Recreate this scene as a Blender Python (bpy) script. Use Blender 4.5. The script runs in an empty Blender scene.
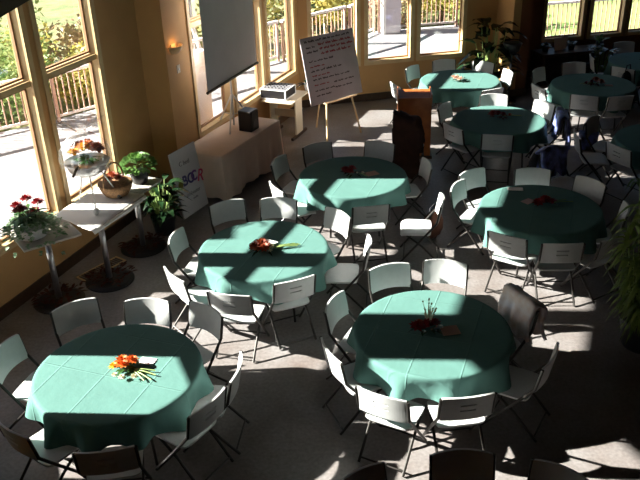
import bpy, bmesh, math, random
from mathutils import Vector, Matrix
random.seed(7)
PI=math.pi
S=bpy.context.scene
COL=S.collection
R=math.radians

# ---------------------------------------------------------------- materials
def mat(name,col,rough=.6,metal=0,noise=0,nscale=8,col2=None,bump=0,bscale=30,spec=None,trans=0,sheen=0):
    m=bpy.data.materials.new(name); m.use_nodes=True
    nt=m.node_tree; b=nt.nodes['Principled BSDF']
    b.inputs['Base Color'].default_value=(*col,1)
    b.inputs['Roughness'].default_value=rough
    b.inputs['Metallic'].default_value=metal
    if spec is not None: b.inputs['Specular IOR Level'].default_value=spec
    tc=nt.nodes.new('ShaderNodeTexCoord')
    if noise or col2:
        n=nt.nodes.new('ShaderNodeTexNoise'); n.inputs['Scale'].default_value=nscale; n.inputs['Detail'].default_value=5
        nt.links.new(tc.outputs['Object'],n.inputs['Vector'])
        r=nt.nodes.new('ShaderNodeValToRGB')
        c2=col2 or tuple(c*(1-noise) for c in col)
        r.color_ramp.elements[0].position=.35; r.color_ramp.elements[1].position=.65
        r.color_ramp.elements[0].color=(*c2,1); r.color_ramp.elements[1].color=(*col,1)
        nt.links.new(n.outputs['Fac'],r.inputs['Fac']); nt.links.new(r.outputs['Color'],b.inputs['Base Color'])
    if bump:
        n2=nt.nodes.new('ShaderNodeTexNoise'); n2.inputs['Scale'].default_value=bscale
        nt.links.new(tc.outputs['Object'],n2.inputs['Vector'])
        bp=nt.nodes.new('ShaderNodeBump'); bp.inputs['Strength'].default_value=bump; bp.inputs['Distance'].default_value=.01
        nt.links.new(n2.outputs['Fac'],bp.inputs['Height']); nt.links.new(bp.outputs['Normal'],b.inputs['Normal'])
    return m
def glassmat(name,tint=(1,1,1),gloss=.06,rough=0):
    m=bpy.data.materials.new(name); m.use_nodes=True; nt=m.node_tree
    nt.nodes.remove(nt.nodes['Principled BSDF']); out=nt.nodes['Material Output']
    t=nt.nodes.new('ShaderNodeBsdfTransparent'); t.inputs[0].default_value=(*tint,1)
    g=nt.nodes.new('ShaderNodeBsdfGlossy'); g.inputs['Roughness'].default_value=rough
    mx=nt.nodes.new('ShaderNodeMixShader'); mx.inputs[0].default_value=gloss
    nt.links.new(t.outputs[0],mx.inputs[1]); nt.links.new(g.outputs[0],mx.inputs[2]); nt.links.new(mx.outputs[0],out.inputs[0])
    return m
def leafmat(name,c1,c2,sc=6,rough=.5,tr=.35):
    m=mat(name,c1,rough,col2=c2,nscale=sc); nt=m.node_tree; b=nt.nodes['Principled BSDF']; out=nt.nodes['Material Output']
    t=nt.nodes.new('ShaderNodeBsdfTranslucent'); mx=nt.nodes.new('ShaderNodeMixShader'); mx.inputs[0].default_value=tr
    src=b.inputs['Base Color'].links[0].from_socket
    nt.links.new(src,t.inputs[0]); nt.links.new(b.outputs[0],mx.inputs[1]); nt.links.new(t.outputs[0],mx.inputs[2]); nt.links.new(mx.outputs[0],out.inputs[0])
    return m
M={}
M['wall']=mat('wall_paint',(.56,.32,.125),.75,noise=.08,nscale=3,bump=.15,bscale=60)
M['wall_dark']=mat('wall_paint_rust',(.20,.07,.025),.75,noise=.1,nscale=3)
M['ceil']=mat('ceiling_paint',(.05,.03,.02),.8)
M['base']=mat('baseboard_wood',(.075,.036,.018),.45,noise=.3,nscale=12)
M['pine']=mat('pine_frame',(.66,.48,.25),.45,noise=.12,nscale=5)
M['sash']=mat('window_sash',(.34,.19,.10),.5)
M['beam']=mat('dark_backlit_timber',(.01,.006,.005),.7)  # near-black colour carries the beam's backlit shade; cabinet doors reuse it
M['cloth']=mat('green_cloth',(.094,.208,.188),.8,noise=.1,nscale=4,bump=.25,bscale=18,spec=.2)
M['plastic']=mat('chair_plastic',(.60,.62,.63),.45,noise=.05,nscale=20)
M['frame']=mat('chair_frame',(.032,.029,.027),.36,metal=.4)
M['tabletop']=mat('table_laminate',(.45,.42,.38),.5)
M['white_cloth']=mat('white_linen',(.84,.70,.60),.85,noise=.06,nscale=6,bump=.2,bscale=25,spec=.15)
M['paper']=mat('white_paper',(.86,.86,.84),.7)
M['black']=mat('black_plastic',(.012,.012,.015),.4)
M['chrome']=mat('brushed_steel',(.5,.5,.52),.3,metal=.9)
M['white_metal']=mat('white_metal',(.8,.8,.8),.4)
M['beige']=mat('beige_laminate',(.66,.58,.44),.45)
M['screen']=mat('screen_fabric',(.80,.79,.86),.7,noise=.06,nscale=3)
M['board']=leafmat('whiteboard_sheet',(.76,.72,.76),(.70,.66,.70),sc=4,rough=.5,tr=.08)
M['ink']=mat('black_ink',(.06,.04,.055),.6)
M['redink']=mat('red_ink',(.45,.03,.06),.6)
M['navy']=mat('navy_ink',(.03,.025,.17),.5)
M['purple']=mat('purple_ink',(.12,.03,.22),.5)
M['crimson']=mat('crimson_ink',(.6,.03,.12),.5)
M['olive']=mat('olive_ink',(.22,.23,.03),.5)
M['grey_ink']=mat('grey_ink',(.2,.2,.22),.6)
M['pale']=mat('pale_sign',(.60,.59,.63),.5)
M['wood']=mat('orange_wood',(.42,.13,.03),.35,col2=(.28,.075,.018),nscale=5)
M['easel']=mat('easel_pine',(.72,.55,.33),.5)
M['coat_brown']=mat('brown_wool',(.055,.022,.014),.95,noise=.4,nscale=9)
M['coat_blue']=mat('blue_jacket',(.012,.015,.05),.6,col2=(.30,.38,.90),nscale=6)
M['coat_rust']=mat('rust_wool',(.13,.045,.025),.9,noise=.4,nscale=9)
M['coat_black']=mat('black_jacket',(.012,.012,.02),.8,noise=.3)
M['coat_lilac']=mat('lilac_white_jacket',(.85,.88,.97),.7,col2=(.62,.45,.36),nscale=4.5)
M['terracotta']=mat('clay_pot',(.34,.13,.06),.7)
M['soil']=mat('soil',(.03,.018,.01),.95)
M['leaf']=leafmat('leaf_green',(.05,.15,.03),(.02,.07,.02))
M['leafb']=leafmat('leaf_bright_green',(.15,.29,.07),(.05,.13,.03))
M['leafdark']=leafmat('leaf_dark',(.018,.05,.018),(.008,.022,.01),rough=.25,tr=.1)
M['leafpale']=leafmat('ivy_pale',(.45,.55,.42),(.10,.25,.09),sc=14)
M['leafred']=leafmat('dry_leaf_red',(.10,.015,.008),(.035,.012,.006),sc=18)
M['grass']=leafmat('blade_green',(.20,.28,.06),(.06,.11,.025),sc=7)
M['fl_orange']=leafmat('petal_orange',(.80,.22,.03),(.55,.10,.02),sc=25)
M['fl_yellow']=leafmat('petal_yellow',(.85,.55,.05),(.7,.35,.03),sc=20)
M['fl_rust']=leafmat('petal_rust',(.42,.09,.03),(.25,.04,.02),sc=25)
M['fl_red']=leafmat('petal_red',(.33,.01,.015),(.16,.006,.01),sc=25)
M['fl_cream']=leafmat('petal_cream',(.85,.82,.68),(.65,.6,.42),sc=25)
M['fl_pink']=leafmat('petal_pale_pink',(.85,.55,.42),(.7,.4,.3),sc=25)
M['stem']=mat('stem_green',(.30,.42,.14),.6)
M['card_brown']=mat('kraft_card',(.50,.30,.22),.8)
M['card_pink']=mat('dusky_card',(.45,.33,.33),.8)
M['wicker']=mat('wicker',(.33,.18,.08),.8,noise=.5,nscale=40,bump=.6,bscale=60)
M['rubber']=mat('wheel_rubber',(.02,.02,.02),.6)
M['lamp_glass']=mat('sconce_glass',(.75,.52,.3),.4)
M['deck']=mat('deck_concrete',(.34,.33,.35),.8,noise=.08,nscale=2)
M['rail']=mat('rail_white',(.75,.70,.70),.6)
M['baluster']=mat('baluster_cedar',(.42,.26,.20),.7)
M['stucco']=mat('lilac_stucco',(.55,.53,.60),.85)
M['lawn']=mat('lawn_grass',(.20,.36,.09),.9,col2=(.30,.32,.10),nscale=3)
M['litter']=mat('dry_ground',(.26,.23,.11),.95,col2=(.13,.17,.06),nscale=2)
M['bush_green']=leafmat('bush_green',(.22,.36,.12),(.42,.48,.20),sc=2)
M['bush_yellow']=leafmat('bush_yellow',(.55,.45,.12),(.30,.30,.08),sc=2)
M['bush_brown']=leafmat('bush_russet',(.52,.34,.26),(.5,.44,.22),sc=2)
M['bush_dark']=leafmat('bush_conifer',(.03,.08,.05),(.06,.13,.07),sc=2)
M['bark']=mat('bark',(.12,.08,.05),.9)
M['glass']=glassmat('window_glass',(.97,.98,.97),.05)
M['cello']=glassmat('cellophane',(.98,.98,.98),.16,.25)
# floor: mottled stained concrete with a faint joint grid
def floor_mat():
    m=bpy.data.materials.new('stained_floor'); m.use_nodes=True; nt=m.node_tree; b=nt.nodes['Principled BSDF']
    tc=nt.nodes.new('ShaderNodeTexCoord')
    n=nt.nodes.new('ShaderNodeTexNoise'); n.inputs['Scale'].default_value=1.3; n.inputs['Detail'].default_value=8; n.inputs['Roughness'].default_value=.6
    r=nt.nodes.new('ShaderNodeValToRGB'); r.color_ramp.elements[0].position=.3; r.color_ramp.elements[1].position=.7
    r.color_ramp.elements[0].color=(.155,.128,.118,1); r.color_ramp.elements[1].color=(.24,.232,.236,1)
    n3=nt.nodes.new('ShaderNodeTexNoise'); n3.inputs['Scale'].default_value=28; n3.inputs['Detail'].default_value=4
    mx=nt.nodes.new('ShaderNodeMix'); mx.data_type='RGBA'; mx.blend_type='OVERLAY'; mx.inputs[0].default_value=.45
    nt.links.new(tc.outputs['Object'],n.inputs['Vector']); nt.links.new(tc.outputs['Object'],n3.inputs['Vector'])
    nt.links.new(n.outputs['Fac'],r.inputs['Fac']); nt.links.new(r.outputs['Color'],mx.inputs[6]); nt.links.new(n3.outputs['Fac'],mx.inputs[7])
    nt.links.new(mx.outputs[2],b.inputs['Base Color']); b.inputs['Roughness'].default_value=.38
    bp=nt.nodes.new('ShaderNodeBump'); bp.inputs['Strength'].default_value=.12; bp.inputs['Distance'].default_value=.01
    nt.links.new(n3.outputs['Fac'],bp.inputs['Height']); nt.links.new(bp.outputs['Normal'],b.inputs['Normal'])
    return m
M['floor']=floor_mat()
def creases(m):
    nt=m.node_tree; b=nt.nodes['Principled BSDF']; tc=nt.nodes.new('ShaderNodeTexCoord'); sp_=nt.nodes.new('ShaderNodeSeparateXYZ')
    mp=nt.nodes.new('ShaderNodeMapping'); mp.inputs['Rotation'].default_value=(0,0,.35); mp.inputs['Location'].default_value=(.07,.11,0)
    nt.links.new(tc.outputs['Object'],mp.inputs['Vector']); nt.links.new(mp.outputs[0],sp_.inputs[0]); hs=[]
    for ax,per in (('X',.46),('Y',.62)):
        pp=nt.nodes.new('ShaderNodeMath'); pp.operation='PINGPONG'; pp.inputs[1].default_value=per/2; nt.links.new(sp_.outputs[ax],pp.inputs[0])
        mr=nt.nodes.new('ShaderNodeMapRange'); mr.inputs['From Min'].default_value=0; mr.inputs['From Max'].default_value=.010; mr.inputs['To Min'].default_value=1; mr.inputs['To Max'].default_value=0
        nt.links.new(pp.outputs[0],mr.inputs[0]); hs.append(mr.outputs[0])
    mx=nt.nodes.new('ShaderNodeMath'); mx.operation='MAXIMUM'; nt.links.new(hs[0],mx.inputs[0]); nt.links.new(hs[1],mx.inputs[1])
    bp=nt.nodes.new('ShaderNodeBump'); bp.inputs['Strength'].default_value=.5; bp.inputs['Distance'].default_value=.006
    nt.links.new(mx.outputs[0],bp.inputs['Height']); old=b.inputs['Normal'].links[0].from_socket; nt.links.new(old,bp.inputs['Normal']); nt.links.new(bp.outputs[0],b.inputs['Normal'])
creases(M['cloth'])

# ---------------------------------------------------------------- mesh building
class MB:
    def __init__(s): s.v=[];s.f=[]
    def add(s,vs,fs):
        o=len(s.v); s.v+= [tuple(v) for v in vs]; s.f+=[tuple(i+o for i in f) for f in fs]; return s
    def box(s,c,d,rot=None):
        vs=[]
        for x in (-.5,.5):
            for y in (-.5,.5):
                for z in (-.5,.5):
                    p=Vector((x*d[0],y*d[1],z*d[2]))
                    if rot: p=rot@p
                    vs.append(p+Vector(c))
        return s.add(vs,[(0,1,3,2),(4,6,7,5),(0,4,5,1),(2,3,7,6),(0,2,6,4),(1,5,7,3)])
    def box2(s,a,b): return s.box([(a[i]+b[i])/2 for i in range(3)],[abs(b[i]-a[i]) for i in range(3)])
    def tube(s,pts,r,n=8,caps=True):
        pts=[Vector(p) for p in pts]; rs=r if isinstance(r,(list,tuple)) else [r]*len(pts)
        vs=[];fs=[];ref=None
        for i,p in enumerate(pts):
            d=(pts[min(i+1,len(pts)-1)]-pts[max(i-1,0)]).normalized()
            if ref is None: ref=d.orthogonal().normalized()
            ref=(ref-d*ref.dot(d)); ref=ref.normalized() if ref.length>1e-6 else d.orthogonal().normalized()
            q=d.cross(ref)
            for k in range(n):
                a=2*PI*k/n; vs.append(p+(ref*math.cos(a)+q*math.sin(a))*rs[i])
        for i in range(len(pts)-1):
            for k in range(n):
                a=i*n+k;b=i*n+(k+1)%n; fs.append((a,b,b+n,a+n))
        if caps: fs.append(tuple(range(n-1,-1,-1))); fs.append(tuple(range((len(pts)-1)*n,len(pts)*n)))
        return s.add(vs,fs)
    def lathe(s,prof,n=32,c=(0,0,0)):
        vs=[];fs=[]
        for r,z in prof:
            for k in range(n):
                a=2*PI*k/n; vs.append((c[0]+r*math.cos(a),c[1]+r*math.sin(a),c[2]+z))
        for i in range(len(prof)-1):
            for k in range(n):
                a=i*n+k;b=i*n+(k+1)%n; fs.append((a,b,b+n,a+n))
        fs.append(tuple(range(n-1,-1,-1))); fs.append(tuple(range((len(prof)-1)*n,len(prof)*n)))
        return s.add(vs,fs)
    def quad(s,a,b,c,d): return s.add([a,b,c,d],[(0,1,2,3)])
    def leaf(s,base,dirv,L,w,bend=.4,up=(0,0,1),seg=4,fold=.15):
        base=Vector(base);d=Vector(dirv).normalized();U=Vector(up)
        side=d.cross(U); side=side.normalized() if side.length>1e-4 else Vector((1,0,0))
        vs=[];fs=[]
        for i in range(seg+1):
            t=i/seg; p=base+d*L*t-U*bend*L*t*t; ww=w*math.sin(PI*(.08+.92*t)**.8)*.5 if i<seg else w*.02
            vs+= [p-side*ww+U*fold*ww,p,p+side*ww+U*fold*ww]
        for i in range(seg):
            o=i*3; fs+=[(o,o+1,o+4,o+3),(o+1,o+2,o+5,o+4)]
        return s.add(vs,fs)
    def ball(s,c,r,n=8,m=6,sq=(1,1,1),jit=0):
        vs=[];fs=[]
        for i in range(m+1):
            th=PI*i/m
            for k in range(n):
                a=2*PI*k/n; j=1+random.uniform(-jit,jit)
                vs.append((c[0]+r*sq[0]*math.sin(th)*math.cos(a)*j,c[1]+r*sq[1]*math.sin(th)*math.sin(a)*j,c[2]+r*sq[2]*math.cos(th)*j))
        for i in range(m):
            for k in range(n):
                a=i*n+k;b=i*n+(k+1)%n; fs.append((a,a+n,b+n,b))
        return s.add(vs,fs)
    def build(s,name,m,parent=None,smooth=False,bevel=0,loc=None,rot=None):
        me=bpy.data.meshes.new(name); me.from_pydata(s.v,[],s.f); me.update()
        bm=bmesh.new(); bm.from_mesh(me); bmesh.ops.recalc_face_normals(bm,faces=bm.faces); bm.to_mesh(me); bm.free()
        if smooth:
            for p in me.polygons: p.use_smooth=True
        me.materials.append(M[m] if isinstance(m,str) else m)
        o=bpy.data.objects.new(name,me); COL.objects.link(o)
        if parent: o.parent=parent
        if loc: o.location=loc
        if rot: o.rotation_euler=rot
        if bevel:
            b=o.modifiers.new('bevel','BEVEL'); b.width=bevel; b.segments=2; b.limit_method='ANGLE'
        return o
def tag(o,label,cat,group=None,kind=None):
    o['label']=label; o['category']=cat
    if group: o['group']=group
    if kind: o['kind']=kind
    return o
def thing(name,label,cat,loc=(0,0,0),rz=0,group=None):
    o=bpy.data.objects.new(name,None); o.empty_display_size=.1; COL.objects.link(o); o.location=loc; o.rotation_euler=(0,0,rz)
    return tag(o,label,cat,group)
def struct(o,label=None):
    o['kind']='structure'
    if label: o['label']=label
    return o
def copy_tree(o,parent=None):
    c=o.copy(); COL.objects.link(c)
    if parent is not None: c.parent=parent
    for ch in list(o.children): copy_tree(ch,c)
    return c

# ---------------------------------------------------------------- camera
f=781.2; pit=R(27.4); rol=R(-1.94)
fw=Vector((0,math.cos(pit),-math.sin(pit))); rt=Vector((1,0,0)); up=rt.cross(fw)
r2=rt*math.cos(rol)+up*math.sin(rol); u2=-rt*math.sin(rol)+up*math.cos(rol)
cam=bpy.data.cameras.new('camera'); cam.sensor_width=36; cam.lens=f/640*36; cam.clip_end=300
co=bpy.data.objects.new('camera',cam); COL.objects.link(co)
mw=Matrix((( r2.x,u2.x,-fw.x,0),(r2.y,u2.y,-fw.y,0),(r2.z,u2.z,-fw.z,5.007),(0,0,0,1))); co.matrix_world=mw
S.camera=co

# ---------------------------------------------------------------- light
sun=bpy.data.lights.new('sun','SUN'); sun.energy=36; sun.angle=R(.7); sun.color=(1,.95,.86)
so=bpy.data.objects.new('sun',sun); COL.objects.link(so)
el=R(29.4); az=R(-4.5)
d=Vector((math.cos(az)*math.cos(el),math.sin(az)*math.cos(el),-math.sin(el)))
so.rotation_euler=d.to_track_quat('-Z','Y').to_euler()
w=bpy.data.worlds.new('sky'); S.world=w; w.use_nodes=True; nt=w.node_tree; bg=nt.nodes['Background']
sk=nt.nodes.new('ShaderNodeTexSky'); sk.sky_type='NISHITA'; sk.sun_disc=False; sk.sun_elevation=el; sk.sun_rotation=R(270)-az
nt.links.new(sk.outputs[0],bg.inputs[0]); bg.inputs[1].default_value=.19
S.view_settings.view_transform='Standard'; S.view_settings.look='None'; S.view_settings.exposure=-.15; S.view_settings.gamma=1; S.view_settings.use_curve_mapping=False

# ---------------------------------------------------------------- room shell
CZ=6.4; TH=.16
def nrm(a):
    l=math.hypot(*a); return (a[0]/l,a[1]/l)
def wall_mesh(name,A,B,holes,m,inward):
    """vertical wall from A to B, thickness TH on the outer side, openings [(s0,s1,z0,z1)]"""
    t=nrm((B[0]-A[0],B[1]-A[1])); L=math.hypot(B[0]-A[0],B[1]-A[1]); o=(-inward[0]*TH,-inward[1]*TH)
    mb=MB()
    def slab(s0,s1,z0,z1):
        if s1-s0<1e-4 or z1-z0<1e-4: return
        P=[(A[0]+t[0]*s,A[1]+t[1]*s) for s in (s0,s1)]
        vs=[]
        for (x,y) in P:
            for z in (z0,z1):
                vs.append((x,y,z)); vs.append((x+o[0],y+o[1],z))
        mb.add(vs,[(0,2,6,4),(1,5,7,3),(0,4,5,1),(2,3,7,6),(0,1,3,2),(4,6,7,5)])
    s=0
    for (a,b,z0,z1) in sorted(holes):
        slab(s,a,0,CZ); slab(a,b,0,z0); slab(a,b,z1,CZ); s=b
    slab(s,L,0,CZ)
    ob=mb.build(name,m); struct(ob); return ob
Z0,Z1=.80,3.98
nwin=[0]
def window(A,t,inw,s0,s1,transom=True,z1=Z1):
    """pine lined opening with dark sash, transom, glass"""
    nwin[0]+=1
    n=(-inw[0],-inw[1])
    root=bpy.data.objects.new('window_%d'%nwin[0],None); COL.objects.link(root); root['kind']='structure'
    root.location=(A[0],A[1],0); root.rotation_euler=(0,0,math.atan2(t[1],t[0]))
    # local: x along the wall, y = outward sign
    sg=1 if (-t[1]*n[0]+t[0]*n[1])>0 else -1
    fr=MB(); w_=.03; d0,d1=-.015*sg,(TH+.01)*sg
    fr.box2((s0,d0,Z0),(s0+w_,d1,z1)); fr.box2((s1-w_,d0,Z0),(s1,d1,z1)); fr.box2((s0,d0,Z0),(s1,d1,Z0+w_)); fr.box2((s0,d0,z1-w_),(s1,d1,z1))
    # casing on the wall face
    c=.05
    for (a,b,e,g) in ((s0-c,s0,Z0-c,z1+c),(s1,s1+c,Z0-c,z1+c),(s0,s1,Z0-c,Z0),(s0,s1,z1,z1+c)):
        fr.box2((a,-.02*sg,e),(b,0,g))
    fr.build('window_frame','pine',root)
    sa=MB(); y0,y1=.10*sg,.14*sg; k=.025; a,b=s0+w_,s1-w_
    zz=[Z0+w_,z1-w_] if not transom else [Z0+w_,2.5,z1-w_]
    for i in range(len(zz)-1):
        lo=zz[i]+(.05 if i else 0); hi=zz[i+1]-(.05 if i<len(zz)-2 else 0)
        sa.box2((a,y0,lo),(a+k,y1,hi)); sa.box2((b-k,y0,lo),(b,y1,hi)); sa.box2((a,y0,lo),(b,y1,lo+k)); sa.box2((a,y0,hi-k),(b,y1,hi))
    sa.build('window_sash','sash',root)
    if transom:
        MB().box2((a,.02*sg,2.465),(b,.15*sg,2.535)).build('window_transom','pine',root)
    g=MB()
    for i in range(len(zz)-1):
        lo=zz[i]+(.05 if i else 0)+k*.5; hi=zz[i+1]-(.05 if i<len(zz)-2 else 0)-k*.5
        g.box2((a+k*.5,.117*sg,lo),(b-k*.5,.121*sg,hi))
    g.build('window_glass','glass',root)
def base_board(name,A,B,inw):
    t=nrm((B[0]-A[0],B[1]-A[1])); L=math.hypot(B[0]-A[0],B[1]-A[1])
    c=((A[0]+B[0])/2+inw[0]*.012,(A[1]+B[1])/2+inw[1]*.012,.075)
    struct(MB().box((0,0,0),(L,.022,.15)).build(name,'base',loc=c,rot=(0,0,math.atan2(t[1],t[0]))))
def facet(name,A,B,inw,wins,m='wall',transom=True):
    t=nrm((B[0]-A[0],B[1]-A[1]))
    wall_mesh('wall_'+name,A,B,[(a,b,Z0,Z1) for a,b in wins],m,inw)
    for a,b in wins: window(A,t,inw,a,b,transom)
    base_board('baseboard_'+name,A,B,inw)
K=(-4.35,6.58)                          # corner of the bow
tz=(.371,-.9286); Zend=(K[0]+tz[0]*5.6,K[1]+tz[1]*5.6)
facet('front_left',K,Zend,(.9286,.371),[(.30,1.36)])
ta=(.372,.9282); Aend=(K[0]+ta[0]*5.02,K[1]+ta[1]*5.02); o_=1.39
facet('left',K,Aend,(.9282,-.372),[(-1.07+o_,.03+o_),(.25+o_,1.35+o_),(1.56+o_,2.66+o_)])
td=(.385,.923); D0=(-1.86,11.91); Dst=(D0[0]-td[0]*.70,D0[1]-td[1]*.70); Dend=(D0[0]+td[0]*4.07,D0[1]+td[1]*4.07)
facet('left_return',Aend,Dst,nrm((-.37,-.929)),[])
facet('sconce_side',Dst,Dend,(.923,-.385),[(.70,1.82),(2.0,3.12),(3.34,4.56)])
te=(.976,.218); E0=(1.1,16.0); Est=Dend; Eend=(E0[0]+te[0]*2.83,E0[1]+te[1]*2.83)
off=math.hypot(Est[0]-E0[0],Est[1]-E0[1])
te2=nrm((Eend[0]-Est[0],Eend[1]-Est[1]))
facet('back',Est,Eend,(te2[1],-te2[0]),[(off-1.19,off-.2),(off-.02,off+.95),(off+1.11,off+2.1)],transom=False)
P1=(4.03,15.9);P2=(4.42,15.99);P3=(4.30,17.21)
facet('pilaster_side',Eend,P1,nrm((-.98,-.18)),[])
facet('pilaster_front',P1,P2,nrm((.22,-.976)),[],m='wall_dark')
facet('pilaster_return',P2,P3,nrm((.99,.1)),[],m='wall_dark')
F0=(5.18,17.4);tf=nrm((1.92,.4));Fend=(F0[0]+tf[0]*6,F0[1]+tf[1]*6)
fo=math.hypot(P3[0]-F0[0],P3[1]-F0[1]); tf2=nrm((Fend[0]-P3[0],Fend[1]-P3[1]))
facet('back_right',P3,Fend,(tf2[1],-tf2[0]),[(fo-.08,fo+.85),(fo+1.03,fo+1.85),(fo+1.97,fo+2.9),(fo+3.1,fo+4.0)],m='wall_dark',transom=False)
C1=(Fend[0],-2.2);C2=(Zend[0],-2.2)
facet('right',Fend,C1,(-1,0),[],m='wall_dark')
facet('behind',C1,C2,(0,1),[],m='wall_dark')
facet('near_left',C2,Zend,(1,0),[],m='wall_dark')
poly=[K,Aend,Dst,Dend,Eend,P1,P2,P3,Fend,C1,C2,Zend]
fm=MB(); n=len(poly)
fm.add([(x,y,0) for x,y in poly]+[(x,y,-.15) for x,y in poly],[tuple(range(n)),tuple(range(2*n-1,n-1,-1))]+[(i,(i+1)%n,(i+1)%n+n,i+n) for i in range(n)])
struct(fm.build('floor','floor'))
cx=sum(p[0] for p in poly)/n; cy=sum(p[1] for p in poly)/n
cm=MB(); cm.box2((-6,-3.2,CZ),(13,20,CZ+.2)); struct(cm.build('ceiling','ceil'))
struct(MB().box2((-1.5,-2.15,4.42),(-1.2,13.0,5.7)).build('trim_1','beam'),'timber beam high on the left, coloured black for its backlit shade, only its end corner in view')

# ---------------------------------------------------------------- outside
dk=MB(); dp=[(-16,-6),(-16,8),(-9,13.3),(-5.5,15.9),(-.9,20.3),(.9,21.9),(1.8,23.2),(4.3,23.7),(5.2,21.2),(14,22.9),(14,-6)]
dk.add([(x,y,-.17) for x,y in dp]+[(x,y,-.32) for x,y in dp],[tuple(range(11)),tuple(range(21,10,-1))]+[(i,(i+1)%11,(i+1)%11+11,i+11) for i in range(11)])
struct(dk.build('ground_deck','deck'),'pale concrete terrace outside the windows')
struct(MB().box2((-60,-20,-.8),(60,90,-.7)).build('ground_meadow','litter'),'dry yellow green ground beyond the terrace')
struct(MB().box2((4.8,23.6,-.69),(40,60,-.6)).build('ground_lawn','lawn'),'green lawn beyond the right hand windows')
# sections of railing
def railing(a,b,label):
    L=math.hypot(b[0]-a[0],b[1]-a[1]); t=((b[0]-a[0])/L,(b[1]-a[1])/L)
    r=thing('railing',label,'railing',(a[0],a[1],-.17),math.atan2(t[1],t[0]),'terrace railings')
    MB().box2((0,-.05,.98),(L,.05,1.04)).build('top_rail','rail',r)
    MB().box2((0,-.02,.10),(L,.02,.15)).build('bottom_rail','rail',r)
    for x in (.03,L-.03): MB().box2((x-.03,-.03,0),(x+.03,.03,.98)).build('post','baluster',r)
    bl=MB(); k=int(L/.13)
    for i in range(1,k): bl.box2((i*L/k-.011,-.011,.15),(i*L/k+.011,.011,.98))
    bl.build('balusters','baluster',r)
rl=['railing seen through the left windows, farthest left stretch','railing stretch behind the two tall left windows','railing stretch seen past the projection screen','railing stretch above the whiteboard in the window','short railing stretch left of the grey terrace pillar','railing stretch right of the grey terrace pillar','railing stretch returning towards the house','railing in front of the green lawn behind the right windows']
for i in range(1,9): railing((dp[i][0]+.1,dp[i][1]-.15),(dp[i+1][0],dp[i+1][1]-.15),rl[i-1])
pl=thing('terrace_pillar','grey square terrace pillar with a white edge seen through the back window','pillar',(2.25,23.0,-.17),R(8))
MB().box2((-.18,-.2,0),(.27,.25,4.6)).build('shaft','stucco',pl); MB().box2((-.26,-.24,0),(-.18,.25,4.6)).build('edge_trim','white_metal',pl)
tag(MB().box((-6.2,8.93,1.7),(.34,.42,3.74)).build('porch_post','rail'),'porch post standing outside the left window wall','post')
tag(MB().box((0,0,0),(1.95,.12,1.97)).build('terrace_wall','stucco',loc=(D0[0]+td[0]*.45-.923*.62,D0[1]+td[1]*.45+.385*.62,.82),rot=(0,0,math.atan2(td[1],td[0]))),'lilac grey low wall outside the window beside the projection screen','wall')
af=thing('sandwich_frame','white wooden frame like a letter A standing on the terrace beyond the low wall','frame',(-3.0,19.2,-.17),R(20))
for sx in (-1,1): MB().tube([(sx*.35,0,0),(sx*.06,0,1.3)],.05,6).build('leg','white_metal',af)
MB().box((0,0,.55),(.42,.05,.08)).build('crossbar','white_metal',af)
def shrub(x,y,h,wd,m,label,z=-.7,n=1500,leaf=.10,tr=False):
    s=thing('tree' if tr else 'shrub',label,'tree' if tr else 'shrub',(x,y,z),0,'trees and shrubs beyond the terrace')
    MB().tube([(0,0,0),(.05,0,h*.5),(0,.05,h*.8)],[.08*wd**.5,.05,.02],6).build('trunk','bark',s)
    mb=MB(); cl=[(random.gauss(0,wd*.28),random.gauss(0,wd*.28),h*random.uniform(.15,.85),random.uniform(.25,.5)*wd*.7) for _ in range(9)]
    for i in range(n):
        c=random.choice(cl); v=Vector((random.gauss(0,1),random.gauss(0,1),random.gauss(0,1))).normalized()
        p=Vector(c[:3])+v*c[3]*random.uniform(.6,1.05)
        if p.z<.05: p.z=.05
        a=Vector((random.gauss(0,1),random.gauss(0,1),random.gauss(0,.6))).normalized(); b=a.cross(v)
        b=b.normalized() if b.length>1e-3 else a.orthogonal()
        sz=leaf*random.uniform(.6,1.4)
        mb.add([p-a*sz,p-b*sz*.5,p+a*sz,p+b*sz*.5],[(0,1,2,3)])
    mb.build('foliage',m,s)
sh=[(-8.4,20.2,4.4,3.6,'bush_green','large speckled green bush filling the upper pane of the second left window',4200,.085),
(-6.0,21.2,2.6,1.8,'bush_brown','russet bush at the right edge of the second left window',1500,.09),
(-11.6,20.0,3.8,3.4,'bush_dark','dark evergreen at the far left window edge',1800,.10),
(-10.6,17.0,2.4,2.4,'bush_yellow','low yellow green bush behind the far left railing',2600,.07),
(-7.4,17.4,2.2,2.6,'bush_green','dense low green bush behind the railing of the left windows',3600,.07),
(-5.3,18.6,2.0,2.0,'bush_yellow','yellow green bush at the right side of the second left window',2400,.07),
(-3.7,24.0,3.4,2.6,'bush_dark','dark conifer seen left of the projection screen',1800,.10),
(-1.7,24.0,3.0,2.6,'bush_yellow','yellow bush seen in the narrow window right of the screen',1800,.09),
(.1,26.0,2.3,2.6,'bush_dark','dark bush above the railing over the whiteboard',1600,.10),
(1.0,24.5,1.7,1.8,'bush_yellow','yellow bush behind the railing over the whiteboard',1300,.08),
(2.6,26.2,2.2,2.2,'bush_brown','russet brush left of the terrace pillar in the back window',1500,.09),
(4.2,26.0,2.2,2.4,'bush_yellow','golden brush in the back window nearest the big plant',1600,.08),
(3.6,28.4,2.6,2.4,'bush_green','green brush behind the golden brush in the back window',1500,.09)]
for a in sh: shrub(a[0],a[1],a[2],a[3],a[4],a[5],n=a[6],leaf=a[7],tr=a[4]=='bush_dark')

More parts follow.
